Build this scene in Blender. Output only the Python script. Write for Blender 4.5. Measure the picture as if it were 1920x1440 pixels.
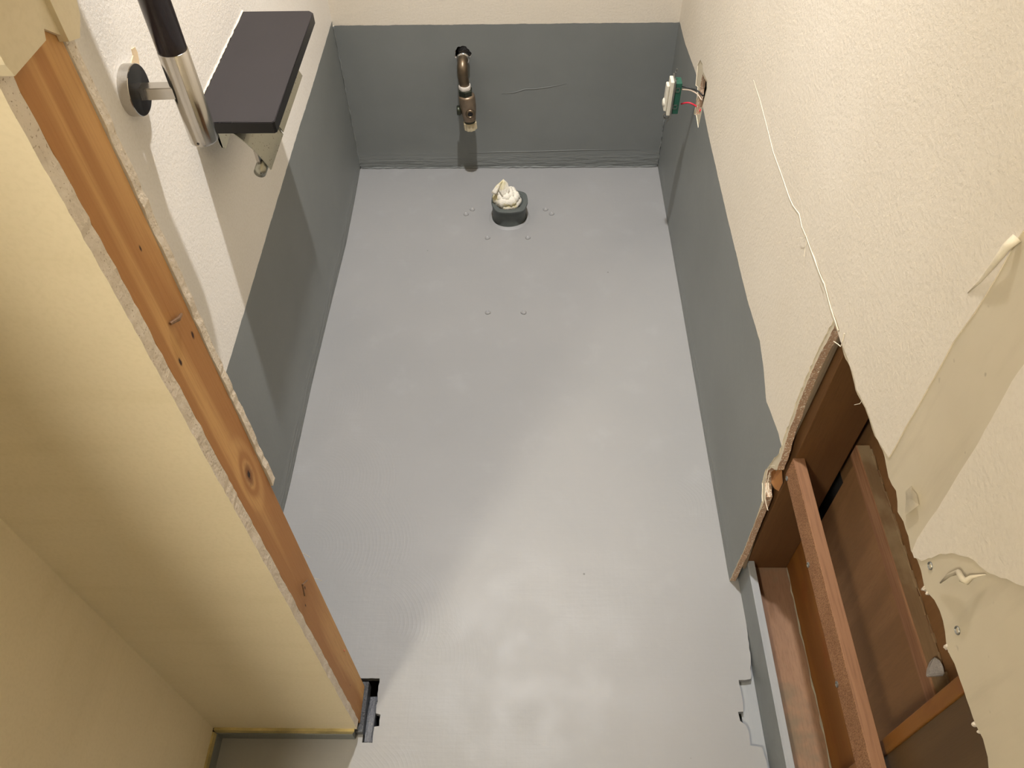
import bpy, bmesh, math, random
from mathutils import Vector, Matrix
from mathutils.geometry import tessellate_polygon
for o in list(bpy.data.objects): bpy.data.objects.remove(o)
S = bpy.context.scene
random.seed(7)

# ------------------------------------------------------------ camera
F, PITCH, YAW, ROLL = 1493.07, 0.8843, -0.0315, -0.0251
CAM = Vector((0.4511, -1.805, 1.286))
def cam_axes():
    cy, sy = math.cos(YAW), math.sin(YAW)
    f = Vector((sy*math.cos(PITCH), cy*math.cos(PITCH), -math.sin(PITCH)))
    r = Vector((cy, -sy, 0)); u = r.cross(f)
    c, s = math.cos(ROLL), math.sin(ROLL)
    return c*r + s*u, -s*r + c*u, f
RX, UP, FW = cam_axes()
cd = bpy.data.cameras.new('camera'); cam = bpy.data.objects.new('camera', cd); S.collection.objects.link(cam)
m3 = Matrix((RX, UP, -FW)).transposed()
cam.matrix_world = Matrix.Translation(CAM) @ m3.to_4x4()
cd.sensor_width = 36; cd.sensor_fit = 'HORIZONTAL'; cd.lens = F/1920*36; cd.clip_start = 0.02
S.camera = cam
def on(px, py, ax, v):
    """the point of the plane (axis ax = v) that was measured at this spot of the photograph"""
    d = RX*((px-960)/F) + UP*(-(py-720)/F) + FW
    k = 'xyz'.index(ax); t = (v-CAM[k])/d[k]
    return CAM + d*t

# ------------------------------------------------------------ light, exposure
S.view_settings.view_transform = 'Standard'; S.view_settings.look = 'None'
S.view_settings.gamma = 1; S.view_settings.use_curve_mapping = False
S.view_settings.exposure = 0.0
W = bpy.data.worlds.new('world'); S.world = W; W.use_nodes = True
W.node_tree.nodes['Background'].inputs[0].default_value = (1, .98, .95, 1)
W.node_tree.nodes['Background'].inputs[1].default_value = 0.0
TOILET_LIGHT = (0.42, -0.66, 2.15); TOILET_W = 158; TOILET_COL = (1, .985, .975)
HALL_LIGHT = (-0.34, -2.55, 2.22); HALL_W = 96; HALL_COL = (1, .93, .79)

# ------------------------------------------------------------ helpers
def C(r, g, b):
    def l(c):
        c /= 255
        return c/12.92 if c <= .04045 else ((c+.055)/1.055)**2.4
    return (l(r), l(g), l(b), 1)

class N:
    def __init__(s, name):
        s.m = bpy.data.materials.new(name); s.m.use_nodes = True
        s.t = s.m.node_tree; s.b = s.t.nodes['Principled BSDF']
    def n(s, typ, **kw):
        x = s.t.nodes.new('ShaderNode'+typ)
        for k, v in kw.items(): setattr(x, k, v)
        return x
    def l(s, a, b): s.t.links.new(a, b)
    def setv(s, sock, v):
        if hasattr(v, 'is_output') or isinstance(v, bpy.types.NodeSocket): s.l(v, sock)
        else: sock.default_value = v
    def pos(s):
        if not hasattr(s, '_p'): s._p = s.n('NewGeometry').outputs['Position']
        return s._p
    def obj(s):
        if not hasattr(s, '_o'): s._o = s.n('TexCoord').outputs['Object']
        return s._o
    def mapping(s, vec, scale=(1,1,1), loc=(0,0,0), rot=(0,0,0)):
        x = s.n('Mapping'); s.l(vec, x.inputs[0]); x.inputs[1].default_value = loc
        x.inputs[2].default_value = rot; x.inputs[3].default_value = scale
        return x.outputs[0]
    def noise(s, vec, scale, detail=4, rough=.55, dist=0):
        x = s.n('TexNoise'); s.l(vec, x.inputs['Vector']); x.inputs['Scale'].default_value = scale
        x.inputs['Detail'].default_value = detail; x.inputs['Roughness'].default_value = rough
        x.inputs['Distortion'].default_value = dist
        return x.outputs[0]
    def math(s, op, a, b=0.0, c=None, clamp=False):
        x = s.n('Math', operation=op, use_clamp=clamp)
        s.setv(x.inputs[0], a); s.setv(x.inputs[1], b)
        if c is not None: s.setv(x.inputs[2], c)
        return x.outputs[0]
    def ramp(s, fac, stops):
        x = s.n('ValToRGB'); s.l(fac, x.inputs[0]); e = x.color_ramp.elements
        while len(e) < len(stops): e.new(0.5)
        for el, (p, c) in zip(e, stops): el.position = p; el.color = c if len(c) == 4 else (*c, 1)
        return x.outputs[0]
    def mix(s, fac, a, b, blend='MIX'):
        x = s.n('Mix', data_type='RGBA', blend_type=blend)
        s.setv(x.inputs[0], fac); s.setv(x.inputs[6], a); s.setv(x.inputs[7], b)
        return x.outputs[2]
    def smooth(s, v, a, b, t0=0.0, t1=1.0):
        x = s.n('MapRange', interpolation_type='SMOOTHSTEP')
        s.setv(x.inputs[0], v)
        for i, q in enumerate((a, b, t0, t1)): x.inputs[i+1].default_value = q
        return x.outputs[0]
    def sep(s, vec):
        x = s.n('SeparateXYZ'); s.l(vec, x.inputs[0]); return x.outputs
    def comb(s, a, b, c):
        x = s.n('CombineXYZ')
        for i, q in enumerate((a, b, c)): s.setv(x.inputs[i], q)
        return x.outputs[0]
    def bump(s, h, strength=.3, dist=.001, prev=None):
        x = s.n('Bump'); x.inputs['Strength'].default_value = strength; x.inputs['Distance'].default_value = dist
        s.l(h, x.inputs['Height'])
        if prev is not None: s.l(prev, x.inputs['Normal'])
        return x.outputs[0]
    def out(s, color=None, rough=None, metal=None, normal=None, spec=None, coat=None):
        for k, v in (('Base Color', color), ('Roughness', rough), ('Metallic', metal), ('Normal', normal),
                     ('Specular IOR Level', spec), ('Coat Weight', coat)):
            if v is not None: s.setv(s.b.inputs[k], v)
        return s.m

def simple(name, col, rough=.5, metal=0, var=.12, scale=40, bump=.15, bdist=.0006, spec=None, coat=None):
    s = N(name); v = s.noise(s.pos(), scale)
    dark = tuple(c*(1-var) for c in col[:3])+(1,); lite = tuple(min(1, c*(1+var)) for c in col[:3])+(1,)
    c = s.ramp(v, [(.3, dark), (.7, lite)])
    nb = s.bump(s.noise(s.pos(), scale*6, 3), bump, bdist) if bump else None
    return s.out(c, rough, metal, nb, spec, coat)

GREY = C(134, 138, 139); CREAM = C(235, 221, 190)

def floor_paint():
    s = N('grey_floor_paint'); p = s.pos()
    a = s.noise(p, 2.2, 3); b = s.noise(p, 14, 4)
    c = s.ramp(a, [(.3, C(144, 144, 144)), (.7, C(151, 150, 149))])
    c = s.mix(s.math('MULTIPLY', s.smooth(b, .55, .75), .25), c, C(161, 161, 162))
    # small specks of grit under the paint
    v = s.n('TexVoronoi', feature='F1'); s.l(p, v.inputs['Vector']); v.inputs['Scale'].default_value = 14
    v.inputs['Randomness'].default_value = 1
    sp = s.smooth(v.outputs['Distance'], .014, .034, 1, 0)
    pick = s.math('GREATER_THAN', s.sep(v.outputs['Color'])[0], .5)
    c = s.mix(s.math('MULTIPLY', s.math('MULTIPLY', sp, pick), .75), c, C(82, 80, 78))
    # swirling trowel marks: arcs about several centres
    tot = None
    for cx, cy, rr in ((.16, -1.10, .14), (.29, -1.24, .11), (.36, -1.30, .09), (.13, -.97, .12), (.24, -1.53, .10), (.80, -1.02, .10), (.08, -.78, .09)):
        d = s.n('VectorMath', operation='DISTANCE'); s.l(s.mapping(p, (1, 1, 0)), d.inputs[0]); d.inputs[1].default_value = (cx-.10, cy-.03, 0)
        e = s.n('VectorMath', operation='DISTANCE'); s.l(s.mapping(p, (1, 1, 0)), e.inputs[0]); e.inputs[1].default_value = (cx, cy, 0)
        ph = s.math('ADD', s.math('MULTIPLY', d.outputs['Value'], 1000), s.math('MULTIPLY', s.noise(p, 7, 2), 26))
        w = s.math('MULTIPLY', s.math('SINE', ph), s.smooth(e.outputs['Value'], rr*.45, rr*.85, 1, 0))
        tot = w if tot is None else s.math('MAXIMUM', tot, w)
    br = s.noise(s.mapping(p, (3, 60, 1)), 3, 3)
    br2 = s.noise(s.mapping(p, (60, 4, 1)), 3, 3)
    n1 = s.bump(s.noise(p, 5, 3), .35, .004)
    n2 = s.bump(tot, .20, .00035, n1)
    n3 = s.bump(s.math('ADD', s.noise(p, 90, 4), s.math('MULTIPLY', s.math('ADD', br, br2), .7)), .22, .0009, n2)
    return s.out(c, s.smooth(b, .3, .7, .42, .52), 0, n3, .4)

def wall_mat(name, axis, pts, cream_a=C(224, 214, 197), cream_b=C(232, 223, 208), rough=.62):
    """cream wallpaper with a painted grey band along the bottom; pts = [(horizontal coordinate, band height)]"""
    s = N(name); p = s.pos(); xyz = s.sep(p)
    n = s.noise(p, 3, 3)
    cream = s.ramp(n, [(.3, cream_a), (.7, cream_b)])
    cream = s.mix(s.math('MULTIPLY', s.smooth(s.noise(p, 260, 2), .4, .7), .12), cream, C(196, 184, 162))
    g = s.ramp(s.noise(p, 4, 3), [(.3, C(122, 125, 123)), (.7, C(130, 133, 131))])
    h = None
    if len(pts) == 1: h = pts[0][1]
    else:
        lo, hi = min(q[0] for q in pts), max(q[0] for q in pts)
        fc = s.n('FloatCurve'); cv = fc.mapping.curves[0]
        fc.mapping.use_clip = False
        ps = sorted(((q[0]-lo)/(hi-lo), (q[1]-.3)/.2) for q in pts)
        cv.points[0].location = ps[0]; cv.points[1].location = ps[-1]
        for a in ps[1:-1]: cv.points.new(*a)
        for q in cv.points: q.handle_type = 'VECTOR'
        fc.mapping.update()
        s.l(s.math('DIVIDE', s.math('SUBTRACT', xyz[axis], lo), hi-lo, clamp=True), fc.inputs['Value'])
        h = s.math('ADD', s.math('MULTIPLY', fc.outputs[0], .2), .3)
    edge = s.math('MULTIPLY', s.math('SUBTRACT', s.noise(p, 35, 3), .5), .004)
    below = s.math('LESS_THAN', s.math('ADD', xyz[2], edge), h)
    col = s.mix(below, cream, g)
    nb = s.bump(s.noise(p, 9, 3), .3, .003)
    tex = s.math('MULTIPLY', s.noise(p, 190, 3, .7), s.math('SUBTRACT', 1.0, s.math('MULTIPLY', below, .75)))
    nb = s.bump(tex, .75, .0010, nb)
    # lumpy filler and ridges close to the floor
    low = s.smooth(xyz[2], .0, .06, 1, 0)
    nb = s.bump(s.math('MULTIPLY', s.noise(s.mapping(p, (5, 5, 30)), 4, 4), low), .9, .006, nb)
    return s.out(col, s.math('SUBTRACT', rough+.1, s.math('MULTIPLY', below, .22)), 0, nb, .35)

def wood(name, along, c1, c2, c3=None, ring=26, knots=(), rough=.6, pores=.3, spots=(), stain=None, stretch=.06):
    """grain runs along axis `along`; knots/spots are points (world) with a radius"""
    s = N(name); p = s.pos()
    sc = [1, 1, 1]; sc['xyz'.index(along)] = stretch
    q = s.mapping(p, sc)
    w = s.noise(q, ring, 3, .5, .35)
    u = s.math('MULTIPLY', w, 16)
    for (k, r) in knots:
        d = s.n('VectorMath', operation='DISTANCE')
        ksc = [1/r]*3; ksc['xyz'.index(along)] = .42/r
        s.l(s.mapping(p, ksc), d.inputs[0]); d.inputs[1].default_value = tuple(a*b for a, b in zip(k, ksc))
        fac = s.smooth(d.outputs['Value'], .35, 1.9, 1, 0)
        kk = s.math('MULTIPLY', d.outputs['Value'], 9)
        u = s.math('ADD', s.math('MULTIPLY', u, s.math('SUBTRACT', 1.0, fac)), s.math('MULTIPLY', kk, fac))
    f = s.math('ADD', s.math('MULTIPLY', s.math('SINE', u), .5), .5)
    col = s.ramp(f, [(.1, c1), (.9, c2)])
    fine = s.noise(s.mapping(p, [a*b for a, b in zip(sc, (1, 1, 1))]), 420, 3, .6)
    col = s.mix(s.math('MULTIPLY', s.smooth(fine, .45, .65), pores), col, c3 or tuple(x*.55 for x in c1[:3])+(1,))
    col = s.mix(s.math('MULTIPLY', s.noise(p, 6, 3), .35), col, tuple(x*.7 for x in c1[:3])+(1,))
    if stain:
        col = s.mix(s.math('MULTIPLY', s.smooth(s.noise(p, 11, 4, .6), .45, .66), .75), col, stain)
    for (k, r) in knots:
        d = s.n('VectorMath', operation='DISTANCE')
        ksc = [1/r]*3; ksc['xyz'.index(along)] = .5/r
        s.l(s.mapping(p, ksc), d.inputs[0]); d.inputs[1].default_value = tuple(a*b for a, b in zip(k, ksc))
        dd = s.math('ADD', d.outputs['Value'], s.math('MULTIPLY', s.noise(p, 200, 2), .4))
        col = s.mix(s.smooth(dd, .5, 1.0, .6, 0), col, C(110, 62, 30))
        col = s.mix(s.smooth(dd, .34, .44, 1, 0), col, C(40, 20, 10))
    for (k, r) in spots:
        d = s.n('VectorMath', operation='DISTANCE')
        ksc = [1/r]*3; ksc['xyz'.index(along)] = .45/r
        s.l(s.mapping(p, ksc), d.inputs[0]); d.inputs[1].default_value = tuple(a*b for a, b in zip(k, ksc))
        dd = s.math('ADD', d.outputs['Value'], s.math('MULTIPLY', s.noise(p, 300, 2), .5))
        col = s.mix(s.smooth(dd, .7, 1.25, 1, 0), col, C(58, 30, 14))
    nb = s.bump(fine, .35, .0006); nb = s.bump(f, .15, .0005, nb)
    return s.out(col, rough, 0, nb, .3)

# --- mesh helpers ---------------------------------------------------
def setp(o, label=None, cat=None, group=None, kind=None):
    for k, v in (('label', label), ('category', cat), ('group', group), ('kind', kind)):
        if v: o[k] = v
    return o
def link(name, me, mats, parent=None, smooth=False, **kw):
    o = bpy.data.objects.new(name, me); S.collection.objects.link(o)
    for m in (mats if isinstance(mats, (list, tuple)) else [mats]): me.materials.append(m)
    if smooth:
        for f in me.polygons: f.use_smooth = True
    if parent is not None:
        o.parent = parent
        root = parent
        o.matrix_parent_inverse = Matrix.Translation(-world_loc(parent))
    elif me.vertices:
        xs = [v.co for v in me.vertices]
        c = Vector(((min(v.x for v in xs)+max(v.x for v in xs))/2, (min(v.y for v in xs)+max(v.y for v in xs))/2, min(v.z for v in xs)))
        me.transform(Matrix.Translation(-c)); o.location = c
        LOC[o.name] = c
    return setp(o, **kw)
LOC = {}
def world_loc(o):
    return LOC.get(o.name, Vector((0, 0, 0)))
def thing(name, loc, label, cat, group=None):
    o = bpy.data.objects.new(name, None); S.collection.objects.link(o); o.location = loc
    o.empty_display_size = .03
    LOC[o.name] = Vector(loc)
    return setp(o, label, cat, group)
def new_bm(): return bmesh.new()
def fin(bm, name='m'):
    bmesh.ops.recalc_face_normals(bm, faces=bm.faces)
    me = bpy.data.meshes.new(name); bm.to_mesh(me); bm.free(); return me
def box(bm, x0, x1, y0, y1, z0, z1, bev=0, mi=0, seg=2):
    vs = [bm.verts.new((x, y, z)) for x in (x0, x1) for y in (y0, y1) for z in (z0, z1)]
    fs = [bm.faces.new([vs[i] for i in f]) for f in ((0,1,3,2),(4,6,7,5),(0,4,5,1),(2,3,7,6),(0,2,6,4),(1,5,7,3))]
    for f in fs: f.material_index = mi
    if bev:
        es = list({e for f in fs for e in f.edges})
        bmesh.ops.bevel(bm, geom=es, offset=bev, segments=seg, affect='EDGES', profile=.5)
    return bm
def frame_of(d):
    d = d.normalized(); a = Vector((0, 0, 1)) if abs(d.z) < .9 else Vector((1, 0, 0))
    u = d.cross(a).normalized(); return u, d.cross(u).normalized()
def tube(bm, pts, rad, n=20, cap=True, mi=0, closed=False):
    pts = [Vector(p) for p in pts]
    rads = rad if isinstance(rad, (list, tuple)) else [rad]*len(pts)
    rings = []; u = None
    for i, p in enumerate(pts):
        if i == 0: d = pts[1]-p
        elif i == len(pts)-1: d = p-pts[i-1]
        else: d = (pts[i+1]-p).normalized()+(p-pts[i-1]).normalized()
        d = d.normalized() if d.length > 1e-9 else Vector((0,0,1))
        if u is None: u, v = frame_of(d)
        else:
            u = (u - d*u.dot(d)).normalized(); v = d.cross(u)
        rings.append([bm.verts.new(p + (u*math.cos(t)+v*math.sin(t))*rads[i]) for t in [2*math.pi*k/n for k in range(n)]])
    for a, b in zip(rings, rings[1:]):
        for k in range(n):
            f = bm.faces.new((a[k], a[(k+1) % n], b[(k+1) % n], b[k])); f.material_index = mi
    if cap:
        bm.faces.new(rings[0][::-1]).material_index = mi; bm.faces.new(rings[-1]).material_index = mi
    return bm
def lathe(bm, origin, axis, prof, n=40, mi=0, rf=None):
    """prof = [(radius, distance along axis)]"""
    o = Vector(origin); d = Vector(axis).normalized(); u, v = frame_of(d); rings = []
    for r, h in prof:
        if r < 1e-6: rings.append([bm.verts.new(o+d*h)]); continue
        rings.append([bm.verts.new(o+d*h+(u*math.cos(t)+v*math.sin(t))*(r*(rf(t) if rf else 1))) for t in [2*math.pi*k/n for k in range(n)]])
    for a, b in zip(rings, rings[1:]):
        for k in range(n):
            k2 = (k+1) % n
            if len(a) == 1 and len(b) == 1: continue
            if len(a) == 1: f = bm.faces.new((a[0], b[k2], b[k]))
            elif len(b) == 1: f = bm.faces.new((a[k], a[k2], b[0]))
            else: f = bm.faces.new((a[k], a[k2], b[k2], b[k]))
            f.material_index = mi
    return bm
def slab(bm, axis, v0, v1, outer, holes=(), mi=0, mi_side=0, jit=0):
    """flat board: polygon in the two other axes, from v0 (seen face) to v1"""
    ax = 'xyz'.index(axis); oth = [i for i in range(3) if i != ax]
    loops = [[tuple(p) for p in outer]]+[[tuple(p) for p in h] for h in holes]
    flat = [p for l in loops for p in l]
    tris = tessellate_polygon([[Vector((p[0], p[1], 0)) for p in l] for l in loops])
    def mk(p, v):
        c = [0, 0, 0]; c[ax] = v; c[oth[0]], c[oth[1]] = p[0], p[1]; return bm.verts.new(c)
    A = [mk(p, v0) for p in flat]; B = [mk((p[0]+random.uniform(-jit, jit), p[1]+random.uniform(-jit, jit)), v1) for p in flat]
    for t in tris:
        for L in (A, B):
            try: bm.faces.new([L[i] for i in t]).material_index = mi
            except ValueError: pass
    k = 0
    for l in loops:
        for i in range(len(l)):
            a, b = k+i, k+(i+1) % len(l)
            try: bm.faces.new((A[a], A[b], B[b], B[a])).material_index = mi_side
            except ValueError: pass
        k += len(l)
    return bm
def rag(pts, step=.006, amp=.0015, seed=1, closed=False):
    """break a line into short steps with a ragged edge"""
    r = random.Random(seed); out = []
    pts = list(pts); segs = list(zip(pts, pts[1:]+pts[:1] if closed else pts[1:]))
    for a, b in segs:
        L = math.hypot(b[0]-a[0], b[1]-a[1]); n = max(1, int(L/step))
        nx, ny = (-(b[1]-a[1])/L, (b[0]-a[0])/L) if L else (0, 0)
        for i in range(n):
            t = i/n; k = r.uniform(-amp, amp) if i else 0
            out.append((a[0]+(b[0]-a[0])*t+nx*k, a[1]+(b[1]-a[1])*t+ny*k))
    if not closed: out.append(tuple(pts[-1]))
    return out
def px(pts, ax, v):
    k = [i for i in range(3) if i != 'xyz'.index(ax)]; o = []
    for a, b in pts:
        q = on(a, b, ax, v); o.append((q[k[0]], q[k[1]]))
    return o

# ------------------------------------------------------------ materials
M = {}
M['floor'] = floor_paint()
bandL = [(p[0], p[1]) for p in px([(620,47),(560,239),(543,297),(476,525),(425,697)], 'x', 0)]
bandR = [(p[0], p[1]) for p in px([(1276,44),(1285,80),(1306,138),(1331,260),(1365,408),(1402,560),(1426,640),(1433,689),(1438,752),(1450,782),(1461,812),(1470,850)], 'x', .8)]
M['wallL'] = wall_mat('left_wall_finish', 1, bandL, C(236, 230, 221), C(243, 238, 230))
M['wallR'] = wall_mat('right_wall_finish', 1, bandR)
M['wallB'] = wall_mat('back_wall_finish', 0, [(0, .392)])
s = N('cream_wallpaper'); p = s.pos()
c = s.ramp(s.noise(p, 3, 3), [(.3, C(220, 208, 180)), (.7, C(230, 218, 191))])
c = s.mix(s.math('MULTIPLY', s.smooth(s.noise(s.mapping(p, (1, 1, 8)), 5, 4), .5, .75), .2), c, C(204, 192, 158))
c = s.mix(s.math('MULTIPLY', s.smooth(s.noise(p, 260, 2), .4, .7), .12), c, C(192, 180, 146))
nb = s.bump(s.noise(p, 9, 3), .3, .003); nb = s.bump(s.noise(p, 230, 3, .7), .3, .0005, nb)
M['cream'] = s.out(c, .7, 0, nb, .3)
s = N('bare_board_paper'); p = s.pos()
c = s.ramp(s.noise(p, 5, 4), [(.3, C(198, 187, 164)), (.7, C(212, 201, 178))])
c = s.mix(s.math('MULTIPLY', s.smooth(s.noise(s.mapping(p, (1, 6, 1)), 6, 5, .6), .5, .75), .3), c, C(176, 165, 144))
c = s.mix(s.smooth(s.noise(p, 55, 2), .70, .76, 0, .6), c, C(150, 138, 118))
M['bare'] = s.out(c, .8, 0, s.bump(s.noise(p, 60, 4), .4, .0008), .2)
def plaster(name, a, b, speck, rough=.9, lo=.55):
    s = N(name); p = s.pos()
    c = s.ramp(s.noise(p, 40, 4), [(.3, a), (.7, b)])
    c = s.mix(s.smooth(s.noise(p, 500, 2), lo, lo+.06), c, speck)
    return s.out(c, rough, 0, s.bump(s.noise(p, 220, 3), .7, .002), .2)
M['plaster'] = plaster('broken_plaster', C(214, 202, 186), C(232, 222, 208), C(172, 156, 134), lo=.63)
M['boardedge'] = plaster('cut_wallboard_edge', C(184, 152, 126), C(200, 168, 142), C(240, 232, 216), lo=.57)
M['paintedge'] = simple('painted_board_edge', C(126, 128, 124), .6, scale=90, var=.2, bump=.5, bdist=.002)
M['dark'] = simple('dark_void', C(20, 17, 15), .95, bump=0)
KN = on(466, 890, 'x', .192); SP1 = on(360, 628, 'x', .192); SP2 = on(337, 679, 'x', .192); SP3 = on(262, 466, 'x', .192); SP4 = on(571, 1102, 'x', .192); SP5 = on(572, 1135, 'x', .192); SP6 = on(656, 1285, 'x', .192)
M['stud'] = wood('fir_stud', 'z', C(212, 166, 108), C(176, 124, 72), C(160, 108, 62), ring=22, knots=[(KN, .0135)], pores=.25,
                 spots=[(SP1, .0024), (SP2, .0024), (SP3, .0016), (SP4, .002), (SP5, .0017), (SP6, .0012)], stretch=.045)
M['post'] = wood('old_post_wood', 'z', C(112, 78, 44), C(96, 64, 34), ring=12, rough=.75)
M['ply'] = wood('plywood_sheet', 'z', C(146, 108, 72), C(126, 92, 58), ring=15, rough=.7, stretch=.12)
M['orange'] = wood('orange_timber', 'y', C(140, 92, 38), C(122, 76, 30), ring=15, rough=.6, pores=.15, stain=C(122, 68, 26))
M['orangez'] = wood('orange_timber_upright', 'z', C(146, 100, 42), C(126, 80, 30), ring=15, rough=.6, pores=.15, stain=C(120, 68, 28), stretch=.15)
M['red'] = wood('reddish_batten_top', 'y', C(158, 118, 88), C(138, 100, 72), C(110, 74, 52), ring=45, rough=.75, pores=.5, stretch=.04)
s = N('batten_side_with_old_glue'); p = s.pos()
c = s.ramp(s.noise(p, 30, 3), [(.3, C(150, 110, 78)), (.7, C(168, 126, 92))])
c = s.mix(s.smooth(s.noise(p, 700, 2), .46, .58, 0, .65), c, C(98, 62, 40))
M['redside'] = s.out(c, .85, 0, s.bump(s.noise(p, 500, 3), .8, .0015), .2)
M['sill'] = wood('stained_sill_timber', 'y', C(150, 118, 94), C(128, 98, 78), C(100, 74, 56), ring=14, rough=.75, stain=C(112, 102, 84), stretch=.12)
M['dusty'] = wood('dusty_timber', 'y', C(140, 114, 84), C(122, 98, 72), ring=20, rough=.85, stain=C(150, 132, 104))
M['litgrey'] = wood('painted_strip', 'y', C(160, 162, 164), C(150, 153, 156), C(130, 133, 136), ring=14, rough=.5, pores=.12, stretch=.08)  # paler copy of the grey timber, painted as lit, for strip top and ledge
M['greypaint'] = simple('grey_painted_timber', C(122, 126, 126), .5, scale=30, var=.06, bump=.3, bdist=.001)
M['darkpaint'] = simple('dark_grey_gloss_paint', C(72, 75, 80), .3, scale=60, var=.2, bump=.8, bdist=.003)
M['yellowglue'] = simple('raw_yellow_strip', C(186, 170, 118), .8, scale=25, var=.3, bump=.5, bdist=.002)
s = N('brushed_steel'); p = s.pos()
M['steel'] = s.out(C(196, 192, 186), s.smooth(s.noise(s.mapping(p, (1, 1, .03)), 700, 2), .3, .7, .12, .24), 1.0)
M['darkreflect'] = simple('steel_dark_reflection', C(66, 66, 66), .25, .6, var=.04, bump=0)  # plate face: the dark reflection in the steel is painted as its colour
M['chrome'] = simple('polished_chrome', C(205, 203, 200), .08, 1, var=.03, bump=0)
s = N('steel_reflection_spots'); p = s.pos()
c = s.mix(s.smooth(s.noise(p, 330, 2), .66, .70), C(172, 172, 160), C(84, 72, 56))  # brown spots painted in for reflections on the steel
M['reflectsteel'] = s.out(c, .3, .85)
M['barwood'] = simple('dark_stained_bar', C(38, 22, 22), .35, var=.15, bump=0, coat=.2)
M['shelf'] = simple('dark_brown_shelf', C(36, 31, 33), .55, var=.08, scale=15, bump=.05)
M['shelfedge'] = simple('black_shelf_edge', C(13, 11, 13), .4, var=.05, bump=0)
M['pipe'] = simple('tarnished_brass', C(112, 98, 80), .36, .8, var=.25, scale=60, bump=.2)
M['valve'] = simple('dull_nickel_brass', C(146, 128, 108), .38, .75, var=.12, scale=80, bump=.2)
M['tape'] = simple('white_thread_tape', C(222, 214, 204), .6, bump=.5, bdist=.0015)
M['nut'] = simple('dark_green_brass_nut', C(62, 66, 56), .35, .7, bump=.2)
M['cap'] = simple('beige_plastic', C(206, 192, 160), .5, bump=0)
M['gunk'] = simple('black_sealant', C(16, 15, 18), .18, bump=.8, bdist=.004, scale=60)
M['pvc'] = simple('grey_painted_pipe', C(84, 89, 87), .5, var=.05, bump=.1)
s = N('white_rag'); p = s.pos()
c = s.mix(s.smooth(s.noise(p, 30, 3), .5, .68), C(236, 230, 216), C(226, 214, 168))
c = s.mix(s.smooth(s.noise(p, 260, 2), .66, .75, 0, .4), c, C(140, 110, 96))
M['rag'] = s.out(c, .95, 0, s.bump(s.noise(p, 420, 3), .8, .002), .1)
M['white'] = simple('white_plastic', C(228, 222, 206), .4, var=.03, bump=0)
M['green'] = simple('green_plastic', C(38, 92, 76), .4, var=.05, bump=0)
M['wireb'] = simple('black_wire', C(24, 24, 26), .4, bump=0); M['wirew'] = simple('white_wire', C(220, 200, 180), .4, bump=0); M['wirer'] = simple('red_wire', C(206, 40, 62), .4, bump=0)
M['concrete'] = simple('grey_mortar', C(176, 170, 166), .95, scale=120, var=.12, bump=.8, bdist=.002)
M['galv'] = simple('galvanised_metal', C(150, 150, 146), .45, .9, bump=0)
M['rust'] = simple('rusty_nail', C(140, 112, 88), .6, .5, var=.3, scale=200, bump=.4)
M['paper'] = simple('torn_paper', C(236, 226, 204), .8, scale=80, var=.05, bump=.3)
M['card'] = simple('brown_backing_paper', C(168, 118, 72), .85, scale=40, var=.12, bump=.3)
M['fiber'] = simple('pale_fibre', C(225, 214, 190), .8, bump=0)

# ------------------------------------------------------------ setting: floor
Wd = .8
fr = [tuple(a) for a in px([(1440,1441),(1429,1401),(1407,1398),(1405,1375),(1399,1360),(1388,1352),(1384,1335),(1394,1334),(1393,1318),(1390,1301),(1385,1275),(1408,1273),(1407,1225),(1398,1160),(1390,1110),(1382,1080)], 'z', 0)]
fr = rag(fr, .008, .0009, 3)
outer = [(-1.25, -3.0), (.8135, -3.0), (.8135, -1.62), (.806, -1.60)] + fr + [(.8145, -1.175), (.8145, .02), (-.02, .02), (-.02, -1.448), (.197, -1.448)]
slot = px([(681,1391),(697,1392),(702,1372),(703,1352),(712,1350),(716,1331),(708,1329),(711,1272),(692,1272)], 'z', 0)
# the slot is open towards the end of the nib wall
outer = outer[:-1] + [(.186, -1.448), (.186, -1.462)]
slotp = rag([(.197, -1.4605), (.213, -1.4605), (.213, -1.437), (.2205, -1.436), (.2205, -1.419), (.213, -1.417), (.2125, -1.363), (.186, -1.363)], .006, .0008, 5)
outer += slotp + [(-.02, -1.363)]
# rebuild in order: left edge runs down, jumps under the nib wall, then the hall floor
hall = [(-1.25, -3.0), (.8135, -3.0), (.8135, -1.62), (.806, -1.60)]
outer = hall + fr + [(.8145, -1.175), (.8145, .02), (-.02, .02), (-.02, -1.363), (.186, -1.363)] + slotp[::-1][1:] + [(.197, -1.447), (-1.25, -1.447)]
bm = new_bm(); slab(bm, 'z', 0, -.012, outer, mi=0, mi_side=0)
link('floor', fin(bm), M['floor'], kind='structure')
bm = new_bm(); box(bm, -1.3, 1.1, -3.05, .05, -.08, -.045)
link('trim_1', fin(bm), M['dark'], kind='structure')

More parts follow.
